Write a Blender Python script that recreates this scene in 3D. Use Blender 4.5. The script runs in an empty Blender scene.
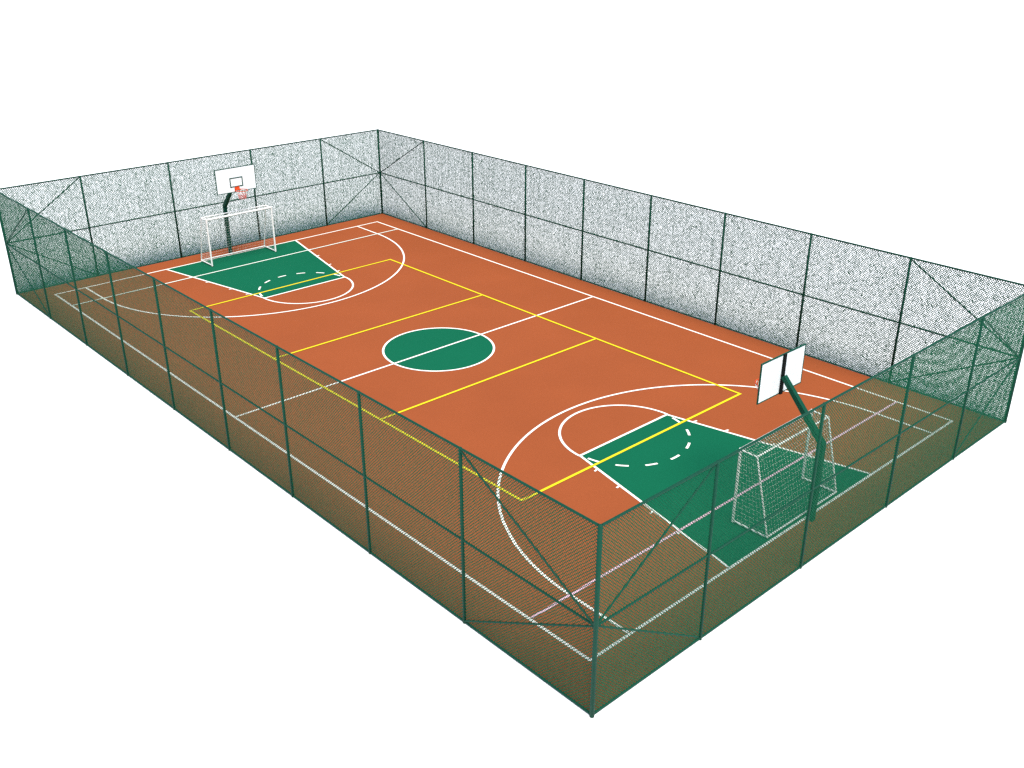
import bpy, bmesh, math, random
from mathutils import Vector, Matrix
random.seed(7)
sc = bpy.context.scene
col = sc.collection
rad = math.radians

# ------------------------------------------------------------------ materials
def new_mat(name):
    m = bpy.data.materials.new(name); m.use_nodes = True
    nt = m.node_tree
    return m, nt, nt.nodes['Principled BSDF']

def mat(name, rgb, rough=0.6, vary=0.0, scale=8.0, bump=0.0, bump_scale=60.0, spec=0.3, big=0.0, metal=0.0):
    """plain paint / coating with a fine grain and slow uneven wear"""
    m, nt, b = new_mat(name)
    b.inputs['Roughness'].default_value = rough
    b.inputs['Specular IOR Level'].default_value = spec
    b.inputs['Metallic'].default_value = metal
    if vary or big:
        tc = nt.nodes.new('ShaderNodeTexCoord')
        n = nt.nodes.new('ShaderNodeTexNoise'); n.inputs['Scale'].default_value = scale
        n.inputs['Detail'].default_value = 6
        nt.links.new(tc.outputs['Object'], n.inputs['Vector'])
        n2 = nt.nodes.new('ShaderNodeTexNoise'); n2.inputs['Scale'].default_value = 0.35
        n2.inputs['Detail'].default_value = 4
        nt.links.new(tc.outputs['Object'], n2.inputs['Vector'])
        r = nt.nodes.new('ShaderNodeMapRange'); r.inputs[3].default_value = 1 - vary; r.inputs[4].default_value = 1 + vary
        r.inputs[1].default_value = .3; r.inputs[2].default_value = .7
        nt.links.new(n.outputs['Fac'], r.inputs[0])
        r2 = nt.nodes.new('ShaderNodeMapRange'); r2.inputs[3].default_value = 1 - big; r2.inputs[4].default_value = 1 + big
        r2.inputs[1].default_value = .3; r2.inputs[2].default_value = .7
        nt.links.new(n2.outputs['Fac'], r2.inputs[0])
        mu = nt.nodes.new('ShaderNodeMath'); mu.operation = 'MULTIPLY'
        nt.links.new(r.outputs[0], mu.inputs[0]); nt.links.new(r2.outputs[0], mu.inputs[1])
        vm = nt.nodes.new('ShaderNodeVectorMath'); vm.operation = 'SCALE'
        vm.inputs[0].default_value = rgb
        nt.links.new(mu.outputs[0], vm.inputs['Scale'])
        nt.links.new(vm.outputs[0], b.inputs['Base Color'])
        if bump:
            n3 = nt.nodes.new('ShaderNodeTexNoise'); n3.inputs['Scale'].default_value = bump_scale
            nt.links.new(tc.outputs['Object'], n3.inputs['Vector'])
            bp = nt.nodes.new('ShaderNodeBump'); bp.inputs['Strength'].default_value = bump
            bp.inputs['Distance'].default_value = .01
            nt.links.new(n3.outputs['Fac'], bp.inputs['Height'])
            nt.links.new(bp.outputs[0], b.inputs['Normal'])
    else:
        b.inputs['Base Color'].default_value = (*rgb, 1)
    return m

M = {
 'ground':  mat('white_ground', (.88, .88, .88), .95, .01, 2.0, spec=.05),
 'court':   mat('orange_acrylic', (.276, .0690, .0222), .85, .06, 26.0, .25, 90, spec=.08, big=.045),
 'green':   mat('green_acrylic', (.0030, .102, .049), .85, .06, 26.0, .2, 90, spec=.08, big=.03),
 'white':   mat('white_line_paint', (.86, .84, .77), .8, .02, 30.0, spec=.1),
 'pale':    mat('pale_line_paint', (.74, .80, .70), .8, .03, 30.0, spec=.1),
 'pink':    mat('pink_line_paint', (.74, .46, .56), .8, .03, 30.0, spec=.1),
 'yellow':  mat('yellow_line_paint', (.68, .56, .016), .8, .04, 30.0, spec=.08),
 'steel':   mat('green_coated_steel', (.0045, .052, .030), .6, .08, 14.0, spec=.12),
 'wire':    mat('green_coated_wire', (.0042, .082, .038), .7, .10, 9.0, spec=.05),
 'pole':    mat('green_pole_paint', (.003, .058, .033), .55, .06, 10.0, spec=.12),
 'dark':    mat('black_steel', (.004, .006, .005), .6, .1, 10.0, spec=.1),
 'board':   mat('white_board', (.86, .90, .90), .45, .01, 6.0, spec=.3),
 'edge':    mat('dark_green_trim', (.006, .072, .042), .6, .05, 10.0, spec=.1),
 'rim':     mat('orange_rim_paint', (.60, .06, .008), .5, .05, 20.0, spec=.3),
 'goalw':   mat('white_goal_paint', (.86, .85, .80), .45, .02, 10.0, spec=.3),
 'net':     mat('white_net_cord', (.80, .80, .74), .8, .04, 20.0, spec=.1),
 'rednet':  mat('red_net_cord', (.70, .12, .10), .8, .05, 20.0, spec=.1),
}

# ------------------------------------------------------------------ mesh helpers
def link(name, bm, m, parent=None, smooth=False, loc=None):
    me = bpy.data.meshes.new(name)
    bm.to_mesh(me); bm.free()
    me.materials.append(m)
    if smooth:
        for p in me.polygons: p.use_smooth = True
    o = bpy.data.objects.new(name, me); col.objects.link(o)
    if parent: o.parent = parent
    if loc: o.location = loc
    return o

def box(bm, x0, x1, y0, y1, z0, z1, bevel=0.0):
    vs = [bm.verts.new((x, y, z)) for x in (x0, x1) for y in (y0, y1) for z in (z0, z1)]
    fs = []
    for idx in ((0,1,3,2),(4,6,7,5),(0,4,5,1),(2,3,7,6),(0,2,6,4),(1,5,7,3)):
        fs.append(bm.faces.new([vs[i] for i in idx]))
    if bevel:
        es = list({e for f in fs for e in f.edges})
        bmesh.ops.bevel(bm, geom=es, offset=bevel, segments=2, affect='EDGES', profile=.5)

def frame_of(d):
    d = d.normalized()
    up = Vector((0, 0, 1)) if abs(d.z) < .95 else Vector((1, 0, 0))
    a = d.cross(up).normalized(); b = d.cross(a).normalized()
    return a, b

def tube(bm, pts, r, n=10, cap=True, closed=False, twist=0.0):
    pts = [Vector(p) for p in pts]
    rs = r if isinstance(r, (list, tuple)) else [r]*len(pts)
    rings = []
    N = len(pts); ref = None
    for i, p in enumerate(pts):
        if closed: d = pts[(i+1) % N] - pts[i-1]
        else: d = pts[min(i+1, N-1)] - pts[max(i-1, 0)]
        d.normalize()
        if ref is None: a, b = frame_of(d)
        else:
            a = (ref - d*ref.dot(d)).normalized(); b = d.cross(a)
        ref = a
        k = 1.0
        if not closed and 0 < i < N-1:      # mitre at bends
            c = (pts[i]-pts[i-1]).normalized().dot((pts[i+1]-pts[i]).normalized())
            k = 1/max(.5, math.sqrt((1+c)/2)) if n <= 4 else 1.0
        rings.append([bm.verts.new(p + (a*math.cos(twist+2*math.pi*j/n) + b*math.sin(twist+2*math.pi*j/n))*rs[i]*k) for j in range(n)])
    M_ = N if closed else N-1
    for i in range(M_):
        A, B = rings[i], rings[(i+1) % N]
        for j in range(n):
            bm.faces.new((A[j], A[(j+1) % n], B[(j+1) % n], B[j]))
    if cap and not closed:
        bm.faces.new(rings[0][::-1]); bm.faces.new(rings[-1])

def ribbon(bm, pts, w, z, closed=False):
    """flat painted line along pts"""
    pts = [Vector((p[0], p[1])) for p in pts]; N = len(pts); L = []
    for i, p in enumerate(pts):
        if closed: d0 = p-pts[i-1]; d1 = pts[(i+1) % N]-p
        else:
            d0 = p-pts[i-1] if i else pts[1]-p
            d1 = pts[i+1]-p if i < N-1 else d0
        d0.normalize(); d1.normalize()
        n0 = Vector((-d0.y, d0.x)); n1 = Vector((-d1.y, d1.x)); n = (n0+n1)
        if n.length < 1e-6: n = n0
        n.normalize(); k = w/2/max(.35, n.dot(n0))
        L.append((bm.verts.new((p.x+n.x*k, p.y+n.y*k, z)), bm.verts.new((p.x-n.x*k, p.y-n.y*k, z))))
    for i in range(N if closed else N-1):
        A, B = L[i], L[(i+1) % N]
        f = bm.faces.new((A[0], A[1], B[1], B[0]))
    bmesh.ops.recalc_face_normals(bm, faces=bm.faces[:])
    for f in bm.faces:
        if f.normal.z < 0: f.normal_flip()

def arc(cx, cy, r, a0, a1, n=64):
    return [(cx+r*math.cos(a0+(a1-a0)*i/n), cy+r*math.sin(a0+(a1-a0)*i/n)) for i in range(n+1)]

def thing(name, label, cat, loc=(0, 0, 0), rz=0.0, group=None):
    o = bpy.data.objects.new(name, None); col.objects.link(o)
    o.location = loc; o.rotation_euler = (0, 0, rz); o.empty_display_size = .3
    o['label'] = label; o['category'] = cat
    if group: o['group'] = group
    return o

def copy_thing(root, loc, rz, label):
    def rec(o, parent):
        c = o.copy(); col.objects.link(c)
        if parent: c.parent = parent
        for ch in list(o.children): rec(ch, c)
        return c
    r = rec(root, None); r.location = loc; r.rotation_euler = (0, 0, rz); r['label'] = label
    return r

# ------------------------------------------------------------------ ground and court
FX, FY, FH = 8.666, 15.296, 4.09          # fence half width, half length, height
CX, CY = 7.60, 14.24                      # line centres of the court boundary
LW = .071
bm = bmesh.new()
S = 3000
vs = [bm.verts.new(p) for p in ((-S,-S,0),(S,-S,0),(S,S,0),(-S,S,0))]
bm.faces.new(vs)
g = link('ground', bm, M['ground'], loc=(0, 0, -.012)); g['kind'] = 'structure'

bm = bmesh.new()
box(bm, -FX+.01, FX-.01, -FY+.01, FY-.01, -.0115, 0)
court = link('court_floor', bm, M['court']); court['kind'] = 'structure'
def marking(name, build, m, label=None):
    bm = bmesh.new(); build(bm)
    o = link(name, bm, m, court)
    if label: o['label'] = label
    return o
def poly(bm, pts, z):
    f = bm.faces.new([bm.verts.new((x, y, z)) for x, y in pts])
    f.normal_update()
    if f.normal.z < 0: f.normal_flip()

KB, KT, KY = 3.07, 1.83, 8.40             # key half widths at baseline / at throw line, throw line y
for s in (1, -1):
    end = 'far' if s > 0 else 'near'
    marking('painted_key', lambda b: poly(b, [(-KB, s*CY), (KB, s*CY), (KT, s*KY), (-KT, s*KY)], .004), M['green'])
    def key_lines(b):
        # two slanted sides and the free-throw line as one mitred line
        ribbon(b, [(-KB, s*(CY-.045)), (-KT, s*KY), (KT, s*KY), (KB, s*(CY-.045))], LW, .007)
    marking('key_line', key_lines, M['white'])
    def throw_arc(b):
        ribbon(b, arc(0, s*KY, KT+.02, 0, -s*math.pi, 48), LW, .009)
        for k in range(7):
            a = rad(13.5+25.5*k)
            ribbon(b, arc(0, s*KY, KT-.03, s*(a-rad(5.6)), s*(a+rad(5.6)), 5), LW, .009)
    marking('free_throw_circle', throw_arc, M['white'])
    def ticks(b):
        for yy in (9.22, 10.18, 11.55, 12.56):
            xx = KT+(yy-KY)/(CY-KY)*(KB-KT)
            for sx in (1, -1):
                ribbon(b, [(sx*(xx+.02), s*yy), (sx*(xx+.155), s*(yy+.03))], .055, .011)
    marking('lane_mark', ticks, M['white'])
    def three(b):
        R, cy = 6.41, 12.64
        up = [(R*math.cos(rad(t)), s*(cy-R*math.sin(rad(t)))) for t in [i*180/96 for i in range(97)]]
        ribbon(b, [(R+.02, s*(CY-.045))]+up+[(-R-.02, s*(CY-.045))], LW, .013)
    marking('three_point_line', three, M['white'])
    marking('cross_line', lambda b: ribbon(b, [(-CX+.045, s*12.53), (CX-.045, s*12.53)], .07, .017),
            M['pale'] if s > 0 else M['pink'], 'pale painted line across the far end' if s > 0 else 'pinkish painted line across the near end')
marking('painted_centre_circle', lambda b: poly(b, arc(0, 0, 1.87, 0, 2*math.pi*71/72, 71), .004), M['green'])
marking('centre_circle_line', lambda b: ribbon(b, arc(0, 0, 1.87, 0, 2*math.pi*95/96, 95), LW, .009, closed=True), M['white'])
marking('boundary_line', lambda b: ribbon(b, [(-CX,-CY),(CX,-CY),(CX,CY),(-CX,CY)], LW, .005, closed=True), M['white'])
marking('halfway_line', lambda b: ribbon(b, [(-CX+.045, 0), (CX-.045, 0)], LW, .007), M['white'])
VX = 4.565
marking('volleyball_line', lambda b: ribbon(b, [(-VX,-9.02),(VX,-9.02),(VX,9.02),(-VX,9.02)], .082, .015, closed=True), M['yellow'])
for s in (1, -1):
    marking('attack_line', lambda b: ribbon(b, [(-VX+.045, s*3.0), (VX-.045, s*3.0)], .082, .015), M['yellow'])

# ------------------------------------------------------------------ wire mesh panels
CELL = .072                               # diamond diagonal
def panel_mesh(w, h, seed, wr=.0092, jit=.007):
    if wr < .01: jit = .0035               # tighter mesh on the two near sides
    var = (.85, 1.15) if wr < .01 else (.65, 1.4)
    """chain link: zigzag wires side by side that hook into each other"""
    rnd = random.Random(seed)
    bm = bmesh.new()
    nw = max(2, round(w/CELL)); cw = w/nw
    nr = 2*round(h/CELL); ch = h/nr
    # shared nodes keep neighbouring wires hooked together
    node = {}
    for k in range(nr+1):
        for i in range(2*nw+1):
            if (i+k) % 2 == 0:
                dx = rnd.gauss(0, jit) if 0 < i < 2*nw else 0
                dz = rnd.gauss(0, jit) if 0 < k < nr else 0
                node[i, k] = Vector((i*cw/2+dx, rnd.gauss(0, .004), k*ch+dz))
    for i in range(nw):
        pts = []
        for k in range(nr+1):
            a = 2*i if k % 2 == 0 else 2*i+1
            p = node[a, k].copy(); p.y += .003 if k % 2 else -.003
            pts.append(p)
        tube(bm, pts, [wr*rnd.uniform(*var) for _ in pts], 4, cap=False, twist=math.pi/4)
        pts = []
        for k in range(nr+1):
            a = 2*i+2 if k % 2 == 0 else 2*i+1
            p = node[a, k].copy(); p.y += -.003 if k % 2 else .003
            pts.append(p)
        tube(bm, pts, [wr*rnd.uniform(*var) for _ in pts], 4, cap=False, twist=math.pi/4)
    for v in bm.verts: v.co.y *= .25
    me = bpy.data.meshes.new('wire_mesh'); bm.to_mesh(me); bm.free()
    me.materials.append(M['wire'])
    return me
PANELS = {}
def get_panel(w, v, wr):
    key = (round(w, 2), v, wr)
    if key not in PANELS: PANELS[key] = panel_mesh(w, FH-.02, 17*len(PANELS)+5, wr)
    return PANELS[key]

LONG = [-FY, -11.69, -8.33, -4.98, -1.70, 1.67, 4.97, 8.33, 11.73, FY]
SHORT = [-FX, -5.50, -1.89, 1.89, 5.45, FX]
MID = 2.03
def fence(label, origin, rz, stops, corner_posts, wr):
    """built along local x, wire plane at y = 0"""
    t = thing('wire_fence', label, 'fence', origin, rz, 'fences round the court')
    L0, L1 = stops[0], stops[-1]
    inset = .044
    for i, x in enumerate(stops):
        corner = i in (0, len(stops)-1)
        if corner and not corner_posts: continue
        r = .046 if corner else .036
        bm = bmesh.new()
        tube(bm, [(x, 0, -.012), (x, 0, FH+.012), (x, 0, FH+.026)], [r, r, r*.55], 16)
        o = link('corner_post' if corner else 'post', bm, M['steel'], t)
        for p in o.data.polygons: p.use_smooth = len(p.vertices) == 4
    a, b = L0+inset, L1-inset
    for z, r in ((FH-.004, .027), (MID, .024), (.026, .024)):
        bm = bmesh.new(); tube(bm, [(a, 0, z), (b, 0, z)], r, 10)
        link('top_rail' if z > 3 else 'bottom_rail' if z < 1 else 'middle_rail', bm, M['steel'], t, smooth=False)
    for (xc, xp) in ((L0, stops[1]), (L1, stops[-2])):
        sg = 1 if xp > xc else -1
        for z1 in (FH-.04, .06):
            bm = bmesh.new()
            tube(bm, [(xc+sg*.04, .012, MID+(.02 if z1 > 2 else -.02)), (xp-sg*.03, .012, z1)], .021, 8)
            link('corner_brace', bm, M['steel'], t)
    for i in range(len(stops)-1):
        w = stops[i+1]-stops[i]
        me = get_panel(w, i % 3, wr)
        o = bpy.data.objects.new('mesh_panel', me); col.objects.link(o); o.parent = t
        o.location = (stops[i], 0, .012)
    return t
fence('long green wire mesh fence nearest the viewer on the left, boundary line seen through it', (-FX, 0, 0), rad(90), LONG, True, .0088)
fence('long green wire mesh fence along the far right side, only white ground behind it', (FX, 0, 0), rad(90), LONG, True, .0122)
fence('short green wire mesh fence at the near right, just in front of the nearer goal', (0, -FY, 0), 0, SHORT, False, .0086)
fence('short green wire mesh fence at the far left, behind the farther goal and hoop', (0, FY, 0), 0, SHORT, False, .0118)

# ------------------------------------------------------------------ handball goals (local: mouth faces +y, front posts at y=0)
def make_goal(label, loc, rz):
    t = thing('handball_goal', label, 'goal', loc, rz, 'goals at the court ends')
    W, H, DT, DB = 1.5, 1.965, .46, .97
    for s in (-1, 1):
        bm = bmesh.new(); tube(bm, [(s*W, 0, .0), (s*W, 0, H+.035)], .036, 14)
        link('front_post', bm, M['goalw'], t)
        bm = bmesh.new(); tube(bm, [(s*W, -.03, H), (s*W, -DT, H), (s*W, -DB, .03)], .024, 10)
        link('rear_frame', bm, M['goalw'], t)
        bm = bmesh.new(); tube(bm, [(s*W, -.03, .028), (s*W, -DB-.02, .028)], .026, 10)
        link('base_bar', bm, M['goalw'], t)
    bm = bmesh.new(); tube(bm, [(-W+.03, 0, H), (W-.03, 0, H)], .041, 14); link('crossbar', bm, M['goalw'], t)
    bm = bmesh.new(); tube(bm, [(-W, -DT, H), (W, -DT, H)], .024, 10); link('rear_top_bar', bm, M['goalw'], t)
    bm = bmesh.new(); tube(bm, [(-W, -DB, .028), (W, -DB, .028)], .024, 10); link('rear_base_bar', bm, M['goalw'], t)
    # net: a knotted grid with a little slack on roof, back and both sides
    bm = bmesh.new(); rnd = random.Random(3); r = .0019
    prof = [(-.0, H-.01)]+[(-DT*i/4, H-.01) for i in range(1, 5)]
    nb = 16
    prof += [(-DT-(DB-DT)*i/nb, H-.01-(H-.05)*i/nb) for i in range(1, nb+1)]
    nx = 26
    G = [[Vector((-W+2*W*i/nx+rnd.gauss(0, .008), y-.06*math.sin(math.pi*j/(len(prof)-1))*math.sin(math.pi*i/nx)*0+rnd.gauss(0, .008), z-.05*math.sin(math.pi*i/nx)*(1 if j < 5 else max(0, 1-(j-4)/8))*math.sin(math.pi*min(j, 4)/8)))
          for j, (y, z) in enumerate(prof)] for i in range(nx+1)]
    for i in range(nx+1): tube(bm, G[i], r, 4, cap=False)
    for j in range(len(prof)): tube(bm, [G[i][j] for i in range(nx+1)], r, 4, cap=False)
    for s in (-1, 1):
        for k in range(1, 17):
            z = H*k/17; yb = -DB+(DB-DT)*z/H
            tube(bm, [(s*W, 0, z), (s*(W-.01), yb*.5, z-.02), (s*W, yb, z)], r, 4, cap=False)
        for k in range(1, 8):
            f = k/8
            tube(bm, [(s*W, -DT*f, H-.02), (s*(W-.008), -(DT+DB)/2*f, H/2), (s*W, -DB*f, .03)], r, 4, cap=False)
    link('net', bm, M['net'], t)
    return t
goal = make_goal('white tubular goal with net at the near end, seen from behind', (0, -13.17, .034), 0)
copy_thing(goal, (0, 13.26, .034), math.pi, 'white tubular goal with net at the far end, its mouth facing the viewer')

# ------------------------------------------------------------------ basketball stands (local: board faces +y, board front at y=0, foot at y=-1.33)
def make_hoop(label, loc, rz):
    t = thing('basketball_hoop', label, 'basketball hoop', loc, rz, 'basketball hoops at the court ends')
    zb0, zb1, W = 2.935, 3.965, .905
    fy = -1.31
    bm = bmesh.new()
    hw = .068
    box(bm, -hw, hw, fy-hw, fy+hw, 0, 2.02, .012)
    pole = link('pole', bm, M['pole'], t)
    # gooseneck: square arm that leans forward from the pole head to the board
    bm = bmesh.new()
    P = [(-hw*0, fy, 2.0), (0, fy+.01, 2.10), (0, -.09, 3.38)]
    tube(bm, [(0, fy, 2.021), (0, fy, 2.08), (0, -.085, 3.41)], [.094, .094, .078], 4, twist=math.pi/4)
    link('arm', bm, M['pole'], t)
    bm = bmesh.new(); box(bm, -.05, .05, -.078, -.031, zb0+.0, zb1-.0, .004)
    link('mounting_bar', bm, M['dark'], t)
    bm = bmesh.new(); box(bm, -W+.03, W-.03, -.028, -.002, zb0+.03, zb1-.03)
    bd = link('backboard', bm, M['board'], t)
    bm = bmesh.new()
    for (x0, x1, z0, z1) in ((-W, W, zb1-.03, zb1), (-W, W, zb0, zb0+.03), (-W, -W+.03, zb0+.03, zb1-.03), (W-.03, W, zb0+.03, zb1-.03)):
        box(bm, x0, x1, -.031, 0, z0, z1)
    link('frame', bm, M['edge'], bd)
    bm = bmesh.new(); k = .042
    x, z0, z1 = .295, 3.145, 3.545
    for (a, b, c, d) in ((-x, x, z1-k, z1), (-x, x, z0, z0+k), (-x, -x+k, z0+k, z1-k), (x-k, x, z0+k, z1-k)):
        box(bm, a, b, -.002, .003, c, d)
    link('target_square', bm, M['edge'], bd)
    # rim, bracket and net
    zr, rr = 3.07, .235; cy = rr+.16
    bm = bmesh.new()
    tube(bm, [(rr*math.cos(2*math.pi*i/32), cy+rr*math.sin(2*math.pi*i/32), zr) for i in range(32)], .014, 8, closed=True)
    rim = link('rim', bm, M['rim'], t, smooth=True)
    bm = bmesh.new()
    box(bm, -.11, .11, .004, .02, zr-.10, zr+.085, .004)
    box(bm, -.085, .085, .02, cy-rr+.03, zr-.012, zr+.012, .003)
    for s in (-1, 1):
        tube(bm, [(s*.06, .02, zr-.085), (s*.075, cy-rr+.02, zr-.012)], .009, 6)
    link('bracket', bm, M['rim'], rim)
    n = 12
    rows = [(.0, .235), (.07, .215), (.14, .185), (.20, .160), (.27, .145), (.33, .150)]
    def netpart(r0, r1, m, nm):
        bm = bmesh.new()
        for q in range(n):
            for sg in (1, -1):
                pts = []
                for k in range(r0, r1+1):
                    a = 2*math.pi*(q+sg*k*.5)/n
                    pts.append((rows[k][1]*math.cos(a), cy+rows[k][1]*math.sin(a), zr-.012-rows[k][0]))
                tube(bm, pts, .006, 5, cap=False)
        return link(nm, bm, m, rim)
    netpart(0, 2, M['net'], 'net')
    netpart(2, 5, M['rednet'], 'net_hem')
    return t
hoop = make_hoop('basketball stand beside the nearer goal, back of its white board showing', (0, -13.07, 0), 0)
copy_thing(hoop, (0, 13.2, 0), math.pi, 'basketball stand behind the farther goal, front of its white board showing')

# ------------------------------------------------------------------ camera
cam = bpy.data.cameras.new('camera'); co = bpy.data.objects.new('camera', cam); col.objects.link(co)
co.location = (-19.079, -24.517, 13.121); co.rotation_euler = (1.1344, 0, -.7412)
cam.sensor_width = 36; cam.lens = 36*992.8/1024; cam.clip_start = .1; cam.clip_end = 10000
sc.camera = co

# ------------------------------------------------------------------ light: bright overcast, sun behind the viewer
EL, AZ = rad(66), Vector((-.36, -.933))
w = bpy.data.worlds.new('World'); sc.world = w; w.use_nodes = True
nt = w.node_tree; bg = nt.nodes['Background']
sky = nt.nodes.new('ShaderNodeTexSky'); sky.sky_type = 'NISHITA'; sky.sun_disc = False
sky.sun_elevation = EL; sky.sun_rotation = math.atan2(AZ.x, AZ.y)
sky.air_density = 1.0; sky.dust_density = 1.4; sky.ozone_density = 1.0
nt.links.new(sky.outputs[0], bg.inputs['Color']); bg.inputs['Strength'].default_value = .12
sd = bpy.data.lights.new('sun', 'SUN'); sd.energy = 3.1; sd.angle = rad(36); sd.color = (1, .95, .86)
so = bpy.data.objects.new('sun', sd); col.objects.link(so)
d = Vector((AZ.x*math.cos(EL), AZ.y*math.cos(EL), math.sin(EL)))
so.rotation_euler = d.to_track_quat('Z', 'Y').to_euler(); so.location = d*40

sc.view_settings.view_transform = 'Standard'; sc.view_settings.look = 'None'
sc.view_settings.gamma = 1; sc.view_settings.use_curve_mapping = False
sc.view_settings.exposure = 0.74
sc.cycles.filter_width = 1.45
sc.cycles.use_denoising = False
sc.cycles.max_bounces = 6
